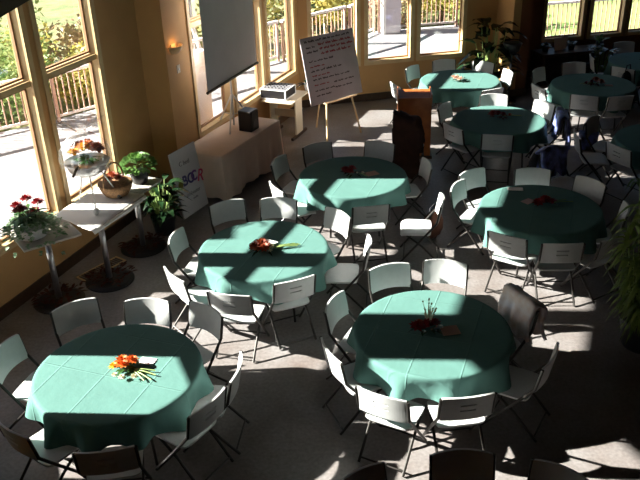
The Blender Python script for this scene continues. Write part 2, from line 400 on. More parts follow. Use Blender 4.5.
# ---------------------------------------------------------------- round tables
def cloth_mesh(seed,drop=.29,rad=.757):
    rnd=random.Random(seed); mb=MB(); N=168
    ph=[rnd.uniform(0,2*PI) for _ in range(4)]; nf=rnd.choice([9,10,11])
    rings=[(0.12,.0),(.35,.0),(.6,.0),(.72,.0),(.748,-.002),(rad,-.010),(rad+.006,-.028)]
    vs=[(0,0,0)];fs=[]
    def fold(a): 
        x=math.sin(nf*a+ph[0]+.7*math.sin(2*a+ph[1])); return .5+.5*x
    cols=[]
    for (r,z) in rings: cols.append([(r*math.cos(2*PI*k/N),r*math.sin(2*PI*k/N),z) for k in range(N)])
    for j in range(1,8):
        t=j/7; row=[]
        for k in range(N):
            a=2*PI*k/N; fo=fold(a); amp=t**.8
            r=rad+.008+amp*(.125*fo**1.6-.040)+.006*math.sin(23*a+ph[2])*t
            dz=-.028-t*(drop-.028)*(1+.10*math.sin(4*a+ph[3])+.03*fo)
            row.append((r*math.cos(a),r*math.sin(a),dz))
        cols.append(row)
    for row in cols: vs+=row
    for k in range(N): fs.append((0,1+k,1+(k+1)%N))
    for i in range(len(cols)-1):
        for k in range(N):
            a=1+i*N+k;b=1+i*N+(k+1)%N; fs.append((a,a+N,b+N,b))
    mb.add(vs,fs); return mb
TB={ # centre, name used in labels
'T1':((-1.88,5.80),'the lower-left table with orange flowers'),
'T2':((-.66,8.06),'the left-centre table with the wrapped rust bouquet'),
'T3':((1.05,6.26),'the front-centre table with dark red flowers'),
'T4':((.49,10.16),'the middle table in front of the easel'),
'T5':((2.79,8.90),'the right-centre table with two small cards'),
'T6':((3.02,12.33),'the table right of the dark coat and lectern'),
'T7':((2.79,14.71),'the sunlit table under the back windows'),
'T8':((5.17,14.14),'the upper-right table with a trailing red spray'),
'T9':((6.76,15.60),'the farthest table at the top right corner'),
'T10':((5.33,11.15),'the dark table cut off by the right edge')}
for i,(k,(c,nm)) in enumerate(TB.items()):
    t=thing('round_table','round folding table under a green cloth, '+nm,'table',(c[0],c[1],0),0,'round banquet tables')
    MB().lathe([(.74,.705),(.75,.71),(.75,.732),(.74,.736)],48).build('tabletop','tabletop',t)
    for sx in (-1,1):
        for sy in (-1,1):
            MB().tube([(sx*.30,sy*.42,.706),(sx*.34,sy*.44,.0)],.014,8).build('leg','frame',t)
    cl=cloth_mesh(i*5+3,drop=.27 if k!='T5' else .30).build('tablecloth','cloth',smooth=True,loc=(c[0],c[1],.742))
    tag(cl,'green cloth draped over '+nm,'tablecloth','green round tablecloths')

# ---------------------------------------------------------------- folding chairs
def make_chair():
    t=thing('folding_chair','x','chair')
    # seat: rounded slab, slightly dished
    mb=MB(); nx,ny=14,12; top=[];
    def sx(u,v): # squircle-ish outline
        a=u;b=v; return (.225*a*math.sqrt(max(0,1-.14*b**6)) ,.20*b*math.sqrt(max(0,1-.20*a**6))+.02)
    for j in range(ny+1):
        for i in range(nx+1):
            u=-1+2*i/nx; v=-1+2*j/ny; x,y=sx(u,v)
            z=.440-.010*(1-u*u)*(1-v*v)-(.018*(max(0,v-.6)/.4)**2)
            top.append((x,y,z))
    nT=len(top); vs=top+[(x*.985,y*.99,z-.022) for x,y,z in top]; fs=[]
    for j in range(ny):
        for i in range(nx):
            a=j*(nx+1)+i; fs.append((a,a+1,a+nx+2,a+nx+1)); fs.append((a+nT,a+nx+1+nT,a+nx+2+nT,a+1+nT))
    bd=[i for i in range(nx+1)]+[j*(nx+1)+nx for j in range(1,ny+1)]+[ny*(nx+1)+i for i in range(nx-1,-1,-1)]+[j*(nx+1) for j in range(ny-1,0,-1)]
    for q in range(len(bd)):
        a=bd[q];b=bd[(q+1)%len(bd)]; fs.append((a,a+nT,b+nT,b))
    mb.add(vs,fs).build('seat','plastic',t,smooth=False)
    # backrest: curved panel with two hand slots
    mb=MB(); nx,nz=20,18; H0,H1=.575,.845
    def bp(u,w,off):
        half=.230*math.sqrt(max(0,1-.06*abs(2*w-1)**12)); x=half*u
        z=H0+(H1-H0)*w - .014*u*u*(abs(2*w-1))+ .008
        y=-.235-.05*w-.040*(1-u*u)+off
        return (x,y,z)
    F=[[bp(-1+2*i/nx,j/nz,.012) for i in range(nx+1)] for j in range(nz+1)]
    B=[[bp(-1+2*i/nx,j/nz,-.008) for i in range(nx+1)] for j in range(nz+1)]
    def hole(i,j): return 7<=i<=12 and j in (7,11)
    idx={};vs=[];fs=[]
    for s,G in ((0,F),(1,B)):
        for j in range(nz+1):
            for i in range(nx+1): idx[(s,i,j)]=len(vs); vs.append(G[j][i])
    for j in range(nz):
        for i in range(nx):
            fs.append((idx[0,i,j],idx[0,i+1,j],idx[0,i+1,j+1],idx[0,i,j+1]))
            if hole(i,j): continue
            fs.append((idx[1,i,j],idx[1,i,j+1],idx[1,i+1,j+1],idx[1,i+1,j]))
            for (di,dj,e) in ((-1,0,((i,j),(i,j+1))),(1,0,((i+1,j),(i+1,j+1))),(0,-1,((i,j),(i+1,j))),(0,1,((i,j+1),(i+1,j+1)))):
                a,b=i+di,j+dj
                if a<0 or b<0 or a>=nx or b>=nz or hole(a,b):
                    p,q=e; fs.append((idx[(0,)+p],idx[(0,)+q],idx[(1,)+q],idx[(1,)+p]))
    mb.add(vs,fs).build('backrest','plastic',t,smooth=False)
    for s in (-1,1):
        MB().tube([(s*.236,-.285,.83),(s*.236,-.24,.60),(s*.232,-.10,.42),(s*.225,.22,.015)],.0145,8).build('leg','frame',t)
        MB().tube([(s*.212,.13,.415),(s*.212,-.06,.27),(s*.212,-.30,.013)],.0135,8).build('leg','frame',t)
    MB().tube([(-.226,.185,.055),(-.196,.17,.075),(.196,.17,.075),(.226,.185,.055)],.009,6).build('stretcher','frame',t)
    MB().tube([(-.212,-.27,.05),(.212,-.27,.05)],.009,6).build('stretcher','frame',t)
    MB().tube([(-.212,.10,.412),(.212,.10,.412)],.009,6).build('seat_rail','frame',t)
    return t
proto=make_chair(); used=[False]
CH=[]
SN={'T1': 'the lower-left orange-flower table', 'T2': 'the left-centre rust-bouquet table', 'T3': 'the front-centre dark-red-flower table', 'T4': 'the middle table by the easel', 'T5': 'the right-centre two-card table', 'T6': 'the table beside the lectern', 'T7': 'the sunlit back table', 'T8': 'the upper-right table', 'T9': 'the farthest table', 'T10': 'the cut-off right table'}
def place_chair(x,y,face,label,group):
    """x,y = middle of the backrest top; face = heading in radians of the front"""
    o=proto if not used[0] else copy_tree(proto); used[0]=True
    o.location=(x+.29*math.cos(face),y+.29*math.sin(face),0); o.rotation_euler=(0,0,face-PI/2)
    o['label']=label; o['category']='chair'; o['group']=group; CH.append(o); return o
chairs={
'T1':[(-2.53,6.80,'back left, below the dark pedestal base'),(-1.79,6.82,'far side, second from the back left'),(-1.16,6.64,'far right, near the neighbouring table'),(-3.0,6.08,'left side against the picture edge'),(-2.55,4.94,'lower left, in shadow beside the cloth corner'),(-1.72,4.64,'near side, dark back at the bottom edge'),(-.98,5.18,'lower right, its curved back turned to us'),(-.78,5.66,'right side, catching a sunlit rim')],
'T2':[(-1.19,9.18,'back left, below the leaning sign'),(-.52,9.23,'back centre, brightly sunlit'),(.24,8.77,'back right, lilac shaded back'),(.55,7.93,'right side, seen edge-on'),(-.28,7.15,'near right, back panel towards us'),(-.96,6.90,'near left, white back over a sunlit seat'),(-1.72,8.30,'left side, upper of two'),(-1.60,7.36,'left side, lower of two, white with sun')],
'T3':[(.12,6.70,'left side, upper, with a shaded inner back'),(.06,5.86,'left side, lower, white edge-on back'),(.47,5.20,'near left, slotted white back and bright seat'),(1.19,5.14,'near right, back turned to us, white seat'),(2.02,5.66,'right side, lower, mostly in darkness'),(2.02,6.62,'right side, upper, carrying the lilac jacket'),(1.36,7.42,'far right, half sunlit back'),(.74,7.37,'far left, green-shaded back')],
'T4':[(-.57,10.64,'left side, upper, brown in shade'),(0.0,11.20,'back left, dark panel'),(.96,11.18,'back right, bluish in shade'),(1.56,10.31,'right side, pale panel near the coat'),(.66,8.92,'near side, sun striping its seat'),(-.57,9.64,'lower left, white edged')],
'T5':[(2.96,9.93,'far side, left of the blue jacket'),(3.62,9.50,'back right, pale tilted back'),(2.16,8.00,'near left, slotted back above the sunlit floor'),(2.74,7.75,'near centre, slotted back above the sunlit floor'),(3.38,7.88,'near right, crossed legs in shadow'),(3.76,8.62,'right side, lilac back beside the tall plant'),(1.84,9.50,'left side, nearer of two'),(2.12,9.95,'upper left, farther of two')],
'T6':[(2.20,12.90,'left side, thin lit edge'),(2.16,11.80,'lower left, grey panel'),(2.78,11.34,'near side, dark panel'),(3.16,13.38,'far side, bright white back'),(3.92,12.86,'upper right, pale blue back'),(4.02,12.14,'right side, carrying the blue jacket')],
'T7':[(1.95,15.42,'upper left, teal shaded back'),(2.66,15.85,'far side, white back under the window'),(3.42,15.58,'upper right, under the big leaves'),(3.76,14.86,'right side, white in the sun'),(3.22,13.72,'near right, grey back')],
'T8':[(4.35,14.94,'upper left of the pair on its left'),(4.05,13.80,'left side, white with a sunlit seat'),(5.16,15.30,'far side, in darkness'),(4.69,13.15,'near left, slotted pale back'),(5.30,13.05,'near right, strip of light on it')],
'T9':[(6.70,16.82,'far side by the back window'),(5.66,15.75,'left side, white edge'),(5.95,14.80,'near left, white back carrying the black bag')],
'T10':[(4.40,10.68,'left side, pale tilted back'),(4.42,11.95,'upper left, brown back'),(3.98,11.30,'left, dark back beside the floor sunlight')],
}
for k,l in chairs.items():
    c=TB[k][0]
    for (x,y,p) in l:
        v=(c[0]-x,c[1]-y)
        place_chair(x,y,math.atan2(v[1],v[0]),'folding chair, %s, at %s'%(p,SN[k]),'chairs around the round tables')
place_chair(1.56,9.05,R(172),'white folding chair pulled out sideways between the middle and right-centre tables, bright seat','chairs around the round tables')
place_chair(1.50,14.22,R(20),'white folding chair behind the wooden lectern, only its lit back edge showing','chairs around the round tables')
place_chair(1.44,11.75,R(75),'folding chair hidden under the long dark brown coat','chairs around the round tables')
place_chair(3.40,10.62,R(-60),'folding chair under the blue and purple jacket behind the right-centre table','chairs around the round tables')
place_chair(.22,4.28,R(-55),'folding chair at the bottom edge, leftmost of the three dark backs','chairs along the bottom edge')
place_chair(1.02,4.47,R(-92),'folding chair at the bottom edge, middle of the three dark backs','chairs along the bottom edge')
place_chair(1.72,4.25,R(-128),'folding chair at the bottom edge, rightmost of the three dark backs','chairs along the bottom edge')
# ---------------------------------------------------------------- coats over chairs
def coat(name,label,x,y,face,m,w=.50,front=.30,back=.42,top=.87,seed=1,lining=None,thick=.035,slope=0):
    """garment folded over a chair back: a thick wavy sheet going up the back, over and down the front"""
    rnd=random.Random(seed); ph=[rnd.uniform(0,6.28) for _ in range(6)]
    root=thing(name,label,'coat',(x+.29*math.cos(face),y+.29*math.sin(face),0),face-PI/2)
    nu,nv=22,30; vs=[];fs=[]
    P=[]
    for j in range(nv+1):
        s=j/nv; L=front+back+.10
        d_=s*L
        if d_<back: y0=-.335-.05*(1-d_/back); z0=top-back+d_; 
        elif d_<back+.10:
            a=(d_-back)/.10*PI; y0=-.285-.05*math.cos(a); z0=top+.03*math.sin(a)
        else: y0=-.235+.05*(d_-back-.1)/front; z0=top-(d_-back-.10)
        P.append((y0,z0,abs(s-.5)*2))
    for lay in (0,1):
        for j,(y0,z0,e) in enumerate(P):
            for i in range(nu+1):
                u=-1+2*i/nu
                wv=.018*math.sin(5*u+ph[0]+3*e)+.012*math.sin(11*u+ph[1]-2*e)
                x0=u*w*.5*(1+.10*e*math.sin(ph[2]+4*e))+.015*math.sin(7*e+ph[3])
                sg=-1 if j<nv*back/(front+back+.1) else 1
                zz=z0+.02*math.sin(3*u+ph[4])-(.03*u*u)-slope*(u+.25*math.cos(4*u))*max(0,1-(top-z0)/.5)+ e*.03*math.sin(6*u+ph[5])
                yy=y0+sg*(wv*e+ (thick if lay else 0))
                if lay and abs(zz-top)<.06: zz+=thick*.6
                vs.append((x0,yy,zz))
    n1=(nu+1)*(nv+1)
    for j in range(nv):
        for i in range(nu):
            a=j*(nu+1)+i; fs.append((a,a+1,a+nu+2,a+nu+1)); fs.append((a+n1,a+nu+1+n1,a+nu+2+n1,a+1+n1))
    bd=[i for i in range(nu+1)]+[j*(nu+1)+nu for j in range(1,nv+1)]+[nv*(nu+1)+i for i in range(nu-1,-1,-1)]+[j*(nu+1) for j in range(nv-1,0,-1)]
    for q in range(len(bd)):
        a=bd[q];b=bd[(q+1)%len(bd)]; fs.append((a,a+n1,b+n1,b))
    mb=MB(); mb.add(vs,fs); mb.build('body',m,root,smooth=True)
    # a hanging sleeve on one side
    sl=MB(); sl.tube([(w*.42,-.36,top-.06),(w*.50,-.385,top-.2),(w*.47,-.40,top-.36),(w*.50,-.38,top-.5)],[.05,.06,.055,.045],8)
    sl.build('sleeve',lining or m,root,smooth=True)
    return root
coat('jacket','lilac and brown jacket hung over the right upper chair of the front-centre table',2.02,6.62,math.atan2(-.36,-.97),'coat_lilac',seed=3,front=.36,back=.40)
coat('jacket','blue and white jacket over the chair right of the table beside the lectern',4.02,12.14,math.atan2(.19,-1.0),'coat_blue',seed=5,back=.5,front=.34,lining='coat_black')
coat('jacket','blue and purple jacket over the chair behind the right-centre table',3.40,10.62,R(-60),'coat_blue',seed=8,back=.5,front=.36,lining='coat_black')
gb=thing('duffel_bag','slumped dark rust bag on the floor between two chairs left of the right-centre table','bag',(1.56,9.62,0),R(60))
MB().ball((0,0,.20),.21,16,10,(1,.62,.95),.05).build('body','coat_rust',gb,smooth=True)
MB().tube([(-.12,0,.36),(-.08,.02,.47),(.08,.02,.47),(.12,0,.36)],.012,6).build('handle','coat_black',gb,smooth=True)
coat('coat','long dark brown coat draped tall over a chair between lectern and middle table',1.44,11.75,R(75),'coat_brown',seed=12,back=.92,front=.4,w=.46,top=1.0,thick=.08,slope=.10)
bg_=thing('handbag','black handbag hanging on the near left chair of the farthest table','bag',(6.02,14.72,.50),R(40))
MB().ball((0,0,.16),.17,12,8,(1,.45,.9),.04).build('body','coat_black',bg_,smooth=True)
MB().tube([(-.10,0,.28),(-.06,0,.42),(.06,0,.42),(.10,0,.28)],.012,6).build('strap','coat_black',bg_,smooth=True)
bg2=thing('tote_bag','bright blue bag on the floor between the upper-right and cut-off right tables','bag',(4.72,12.80,.0),R(20))
MB().box((0,0,.17),(.34,.16,.34)).build('body','coat_blue',bg2,bevel=.04)
for s in (-.05,.05): MB().tube([(-.09,s,.34),(-.07,s,.46),(.07,s,.46),(.09,s,.34)],.01,6).build('handle','coat_black',bg2,smooth=True)

# ---------------------------------------------------------------- flowers
def flower_head(mb,c,r,n=9,layers=3,tilt=(0,0,1)):
    T=Vector(tilt).normalized(); q=T.to_track_quat('Z','Y').to_matrix()
    for l in range(layers):
        el=.25+.45*l
        for k in range(n):
            a=2*PI*(k+.5*l)/n+random.uniform(-.15,.15)
            dv=q@Vector((math.cos(a)*math.cos(el),math.sin(a)*math.cos(el),math.sin(el)))
            mb.leaf(Vector(c)+dv*r*.1,dv,r*(1-.18*l),r*.55,bend=.12,up=tuple(T),seg=3)
def bouquet(name,label,loc,rz,heads,leaves=14,lm='leaf',stems=None,spray=None,cat='flowers',group='flower centrepieces'):
    t=thing(name,label,cat,loc,rz,group)
    for (m,lst) in heads.items():
        for (x,y,z,r) in lst:
            mb=MB(); mb.ball((x,y,z),r*.30,6,4); flower_head(mb,(x,y,z),r,tilt=(random.uniform(-.4,.4),random.uniform(-.4,.4),1)); mb.build('blossom',m,t)
    mb=MB()
    for i in range(leaves):
        a=random.uniform(0,2*PI); rr=random.uniform(.02,.10)
        mb.leaf((rr*math.cos(a),rr*math.sin(a)*.7,.015+random.uniform(0,.03)),(math.cos(a),math.sin(a)*.8,random.uniform(.0,.5)),random.uniform(.07,.13),.035,bend=.35)
    mb.build('leaves',lm,t)
    if stems:
        for (a,L) in stems: MB().tube([(.06,0,.03),(.06+L*.5*math.cos(a),L*.5*math.sin(a),.035),(.06+L*math.cos(a),L*math.sin(a),.02)],.006,6).build('stem','stem',t)
    if spray:
        mb=MB()
        for i in range(spray[0]):
            a=random.uniform(0,2*PI); h=random.uniform(.10,spray[1]); tp=Vector((.02*math.cos(a)*3*h/.2,.02*math.sin(a)*3*h/.2,h))
            mb.leaf((0,.03,.03),(tp.x,tp.y+.02,tp.z),h,.018,bend=.05)
            for q in range(3): mb.ball(tp*random.uniform(.5,1)+Vector((0,.03,.02)),.009,6,4)
        mb.build('spray','fl_cream',t)
    return t
TZ=.744
def card(label,x,y,rz,m='paper',w=.15,h=.10):
    o=MB().box((0,0,0),(w,h,.004)).build('table_card',m,loc=(x,y,TZ+.004),rot=(0,0,rz)); tag(o,label,'card','cards lying on the green tables')
bouquet('flower_bouquet','orange flower bouquet with long green stems on the lower-left table',(-1.80,5.78,TZ),R(-20),{'fl_orange':[(-.06,.05,.06,.075),(.03,.07,.07,.07),(-.01,-.02,.07,.075)],'fl_yellow':[(-.11,-.02,.04,.05)],'fl_cream':[(-.04,-.12,.03,.03),(.04,-.13,.03,.035),(.14,-.09,.03,.035)]},22,'leaf',[(.0,.25),(.25,.22),(-.5,.22),(-.3,.26)])
card('white card behind the orange flowers on the lower-left table',-1.63,5.91,R(-15))
bouquet('flower_bouquet','wrapped rust red bouquet with pale green stalks pointing right on the left-centre table',(-.66,8.0,TZ),R(5),{'fl_rust':[(-.09,.02,.05,.08),(-.01,.05,.07,.08),(.02,-.04,.06,.075),(-.06,-.05,.05,.06)],'fl_cream':[(.08,-.09,.04,.035),(.10,.02,.04,.035)]},16,'leafdark',[(.15,.38),(.22,.36),(.08,.34),(.3,.33)])
wr=MB(); wr.leaf((-.16,.05,.02),(1,.1,.15),.34,.24,bend=.1); tag(wr.build('wrapping_paper','paper',loc=(-.66,8.02,TZ+.01),rot=(0,0,R(5))),'white wrapping paper under the rust red bouquet','paper')
bouquet('flower_bouquet','dark red flowers with an upright white spray on the front-centre table',(1.02,6.26,TZ),0,{'fl_red':[(-.12,-.01,.05,.08),(-.02,-.01,.07,.085),(.05,.03,.06,.07)],'fl_rust':[(-.09,.06,.05,.06)]},14,'leafdark',None,(14,.30))
card('kraft brown card beside the dark red flowers on the front-centre table',1.22,6.24,R(8),'card_brown',.17,.15)
bouquet('flower_bouquet','deep red flowers with two white buds on the middle table',(.50,10.18,TZ),0,{'fl_red':[(-.10,.05,.05,.085),(-.02,.06,.07,.08),(-.05,-.03,.06,.07)],'fl_cream':[(.05,-.05,.05,.028),(.13,-.05,.05,.028)]},16,'leafdark',[(-.7,.16)])
card('tan card right of the deep red flowers on the middle table',.76,10.20,R(25),'card_brown',.18,.14)
bouquet('flower_bouquet','very dark red flowers with thin sprigs on the right-centre table',(2.88,8.98,TZ),0,{'fl_red':[(-.10,-.03,.05,.08),(.0,.03,.06,.08),(.08,-.02,.05,.07)],'fl_rust':[(.05,.08,.05,.05)]},16,'leafdark',[(.4,.25),(.1,.3)])
card('dusky card touching the dark flowers on the right-centre table',2.69,9.10,R(35),'card_pink',.15,.12)
card('pale card at the far edge of the right-centre table',2.62,9.50,R(-10),'paper',.20,.10)
bouquet('flower_bouquet','long low dark red spray on the table right of the lectern',(3.06,12.42,TZ),R(0),{'fl_red':[(-.12,.02,.06,.09),(-.03,.03,.06,.08),(.05,0,.05,.07)],'fl_rust':[(.16,.0,.04,.05)]},18,'leafred',[(.0,.3),(.1,.28)])
bouquet('flower_bouquet','pale pink flowers with black twigs on the sunlit back table',(2.80,14.62,TZ),0,{'fl_pink':[(-.12,.05,.06,.08),(-.03,-.02,.05,.07)],'fl_cream':[(-.06,.12,.06,.06)]},10,'leafdark',None)
bouquet('flower_bouquet','red brown spray trailing left on the upper-right table',(5.20,14.10,TZ),0,{'fl_rust':[(.02,.06,.07,.09),(.10,.0,.05,.08)],'fl_red':[(-.06,.02,.05,.07),(-.18,-.02,.04,.06)]},20,'leafred',[(3.0,.34),(3.2,.3)])
card('small pale card right of the red brown spray on the upper-right table',5.42,14.02,R(-10),'card_brown',.14,.09)
bouquet('flower_bouquet','dark flowers at the middle of the farthest table',(6.72,15.6,TZ),0,{'fl_red':[(-.05,.0,.06,.08),(.06,.02,.06,.08)]},12,'leafdark')

# ---------------------------------------------------------------- pedestal tables by the left windows
hw=math.atan2(ta[1],ta[0])
def on_a(s,dn): # point at distance s along the left wall from (-3.84,7.87), dn into the room
    return (-3.84+ta[0]*s+ta[1]*dn, 7.87+ta[1]*s-ta[0]*dn)
PT=.935
def ptable(name,label,s0,s1,dn0,dn1,peds,rz=None,c=None):
    c=c or on_a((s0+s1)/2,(dn0+dn1)/2); t=thing(name,label,'table',(c[0],c[1],0),hw if rz is None else rz,'pedestal tables by the left windows')
    L=s1-s0; W=dn1-dn0
    MB().box((0,0,PT-.015),(L,W,.03)).build('tabletop','tabletop',t,bevel=.006)
    for s,dn in peds:
        x=s-(s0+s1)/2; y=(dn0+dn1)/2-dn
        MB().tube([(x,y,.04),(x,y,PT-.03)],.038,16).build('pedestal','chrome',t,smooth=True)
        MB().lathe([(.31,0),(.31,.012),(.26,.03),(.06,.05),(.05,.05)],40,(x,y,0)).build('base_plate','black',t)
        MB().box((x,y,PT-.037),(.3,.3,.012)).build('mounting_plate','chrome',t)
ptable('pedestal_table','grey window table holding the ivy and red flowers at the left edge',-.34,.34,.1,.66,[(0,.38)],rz=R(35),c=(-3.235,8.265))
ptable('pedestal_table','long window table under the white sheet on two round black bases',1.0,1.92,.22,.96,[(1.22,.72)])
ptable('pedestal_table','short window table end beyond the white sheet under the green plant',1.95,2.46,.24,.88,[(2.14,.64)])
# white sheet lying on the table
sh_=MB(); nU,nV=24,14; vs=[];fs=[]
for j in range(nV+1):
    for i in range(nU+1):
        s=.80+(1.93-.80)*i/nU+.2*(1-j/nV)*(1-i/nU); q=j/nV; dn=.20+.78*q; z=PT+.006+.003*math.sin(9*s)*math.sin(7*q)
        if q>.97: dn=.20+.78*.97+.012+.004*math.sin(14*s); z=PT+.006-(q-.97)/.03*(.05+.015*math.sin(5*s))
        x,y=on_a(s+.015*math.sin(6*q),dn); vs.append((x,y,z))
for j in range(nV):
    for i in range(nU):
        a=j*(nU+1)+i; fs.append((a,a+1,a+nU+2,a+nU+1))
o=sh_.add(vs,fs).build('table_sheet','paper',smooth=True); o.modifiers.new('s','SOLIDIFY').thickness=.004
tag(o,'white paper sheet covering the long window table','table cover')
def litter_ring(x,y,label,n=90):
    mb=MB()
    for i in range(n):
        a=random.uniform(0,2*PI); r=random.uniform(.07,.30)
        mb.leaf((x+r*math.cos(a),y+r*math.sin(a),.045+random.uniform(0,.05)),(math.cos(a+random.uniform(-1,1)),math.sin(a+random.uniform(-1,1)),random.uniform(-.1,.7)),random.uniform(.05,.10),.04,bend=.2)
    tag(mb.build('leaf_garland','leafred'),label,'garland','dry leaf garlands around the table bases','stuff')
for s,dn,l in ((.0,.0,'dark red leaf garland round the leftmost table base'),(1.22,.72,'dark red leaf garland round the middle table base beside the floor vent'),(2.14,.64,'dark red leaf garland round the table base nearest the sign')):
    x,y=on_a(s,dn) if dn else (-3.235,8.265); litter_ring(x,y,l)
# floor vent
vx=[(-3.11,8.82),(-2.96,8.70),(-2.68,9.27),(-2.84,9.39)]
vt=thing('floor_vent','tan rectangular floor vent beside the middle table base','vent',(-2.90,9.04,0),R(53))
for (c,dd) in (((0,.075,.004),(.66,.02,.008)),((0,-.085,.004),(.66,.02,.008)),((-.32,0,.004),(.02,.15,.008)),((.32,0,.004),(.02,.15,.008))): pass
fr=MB()
for (c,dd) in (((0,.09,.005),(.68,.022,.01)),((0,-.09,.005),(.68,.022,.01)),((-.33,0,.005),(.022,.16,.01)),((.33,0,.005),(.022,.16,.01))): fr.box(c,dd)
fr.build('frame','pine',vt)
gr=MB()
for i in range(16): gr.box((-.30+i*.04,0,.004),(.012,.16,.006))
gr.build('grille','base',vt)

# plants on the pedestal tables
def foliage(mb,c,n,L,w,spread=1,upz=(.1,1),bend=.5,r0=.03):
    for i in range(n):
        a=random.uniform(0,2*PI); e=random.uniform(*upz)
        mb.leaf((c[0]+r0*math.cos(a),c[1]+r0*math.sin(a),c[2]),(math.cos(a)*spread,math.sin(a)*spread,e),L*random.uniform(.6,1.1),w*random.uniform(.7,1.1),bend=bend)
iv=thing('ivy_planter','pale trailing ivy with dark red flowers on the window table at the left edge','plant',(-3.36,8.20,PT),0)
MB().lathe([(.13,0),(.17,.02),(.19,.13),(.18,.14)],28).build('pot','pale',iv,smooth=True)
mb=MB()
for i in range(760):
    a=random.uniform(0,2*PI); r=random.uniform(.02,.42)*random.uniform(.6,1); z=.16+.10*(1-r/.3)+random.uniform(-.05,.05)
    if r>.2: z-=random.uniform(0,.34) if math.sin(a)<.3 and math.cos(a)>-.4 and r>.30 else .04
    z=max(z,.03) if r<.34 else z
    dv=(math.cos(a)+random.gauss(0,.5),math.sin(a)+random.gauss(0,.5),random.uniform(-.2,.9)); mb.leaf((r*math.cos(a),r*math.sin(a),z),dv,.06,.05,bend=.3,seg=2)
mb.build('ivy_leaves','leafpale',iv)
mb=MB(); mbd=MB()
for k in range(9):
    a=random.uniform(0,2*PI); h=random.uniform(.28,.46); x=.13*math.cos(a)*h/.4; y=.13*math.sin(a)*h/.4
    MB().tube([(0,0,.12),(x*.5,y*.5,h*.6),(x,y,h)],.005,5).build('stem','stem',iv)
    if k<6:
        fb=MB(); flower_head(fb,(x,y,h),.085); fb.build('blossom','fl_red',iv)
    for q in range(3): mbd.leaf((x*.7,y*.7,h*.75),(math.cos(a+q*2),math.sin(a+q*2),.3),.16,.05,bend=.3)
mbd.build('leaves','leaf',iv)
# kettle-grill gift basket wrapped in cellophane
gx,gy=on_a(1.45,.50)
kg=thing('grill_gift_basket','small wheeled kettle grill filled with orange flowers and wrapped in clear cellophane','gift basket',(gx,gy,PT+.01),hw)
MB().lathe([(.03,.40),(.13,.42),(.22,.48),(.265,.57),(.275,.59),(.27,.595)],36).build('bowl','chrome',kg,smooth=True)
ft=[(.25,-.22),(-.26,-.22),(0,.22)]
for i,(x,y) in enumerate(ft):
    MB().tube([(x*.40,y*.40,.46),(x,y,.035)],.009,8).build('leg','white_metal',kg)
for (x,y) in ft[:2]:
    wh=MB(); wh.tube([(x,y-.012,.046),(x,y+.014,.046)],.046,20); ob=wh.build('wheel','rubber' if x>.1 else 'white_metal',kg)
    MB().tube([(x,y-.016,.046),(x,y+.018,.046)],.018,12).build('hub','chrome',ob)
MB().tube([(-.24,-.05,.60),(-.32,-.08,.60),(-.46,-.14,.58)],.016,8).build('handle','black',kg)
for (m,lst) in {'fl_orange':[(-.02,-.04,.80,.11),(.08,.03,.76,.12),(.17,-.04,.70,.11),(.22,.06,.66,.09)],'fl_yellow':[(-.10,-.06,.80,.10),(-.14,.05,.74,.09)],'fl_rust':[(.03,.10,.76,.10),(.12,-.12,.70,.09)]}.items():
    for (x,y,z,r) in lst:
        fb=MB(); fb.ball((x,y,z-.01),r*.3,6,4); flower_head(fb,(x,y,z),r); fb.build('blossom',m,kg)
mb=MB(); foliage(mb,(0,0,.60),34,.20,.04,1,(.1,1.0)); mb.build('leaves','leaf',kg)
mb=MB(); rc=random.Random(4); N=40
rows=[(.10,.385,.10),(.22,.44,.2),(.295,.54,.3),(.31,.64,.5),(.28,.78,.8),(.16,.90,.6),(.06,.97,.2),(.14,1.05,1.2),(.26,1.12,2.0)]
vs=[];fs=[]
for (r,z,am) in rows:
    for k in range(N):
        a=2*PI*k/N; rr=r*(1+.10*am*(.4 if k%2 else -.4)+rc.uniform(-.05,.05)*(.5+am)); vs.append((rr*math.cos(a),rr*math.sin(a),z+rc.uniform(-.02,.02)*(.5+am)))
for i in range(len(rows)-1):
    for k in range(N):
        a=i*N+k;b=i*N+(k+1)%N; fs.append((a,b,b+N,a+N))
mb.add(vs,fs).build('cellophane_wrap','cello',kg)
# basket
bx,by=on_a(1.80,.60)
bk=thing('wicker_basket','round woven basket with a hoop handle and red green filling','basket',(bx,by,PT+.01),hw)
MB().lathe([(.13,0),(.15,.01),(.20,.09),(.225,.17),(.215,.175)],30).build('bowl','wicker',bk,smooth=True)
MB().tube([(.22*math.cos(a),.02,.15+.28*math.sin(a)) for a in [PI*i/12 for i in range(13)]],.012,8).build('handle','wicker',bk,smooth=True)
mb=MB(); foliage(mb,(0,0,.13),50,.15,.06,1,(.2,1.3)); mb.build('leaves','leaf',bk)
for (x,y) in ((.06,.04),(-.06,.05),(.02,-.06),(.1,.1)):
    fb=MB(); flower_head(fb,(x,y,.22),.075); fb.build('blossom','fl_rust',bk)
gx2,gy2=on_a(2.26,.66)
gp=thing('potted_plant','bright green bushy plant in a dark pot at the far end of the window tables','plant',(gx2,gy2,PT),0)
MB().lathe([(.09,0),(.10,.01),(.13,.16),(.12,.17)],28).build('pot','black',gp,smooth=True)
mb=MB()
for i in range(230):
    v=Vector((random.gauss(0,1),random.gauss(0,1),abs(random.gauss(0,.8)))).normalized(); p=Vector((0,0,.22))+Vector((v.x*.19,v.y*.19,v.z*.14))
    mb.leaf(p,v,.085,.06,bend=.3,seg=3)
mb.build('foliage','leafb',gp)
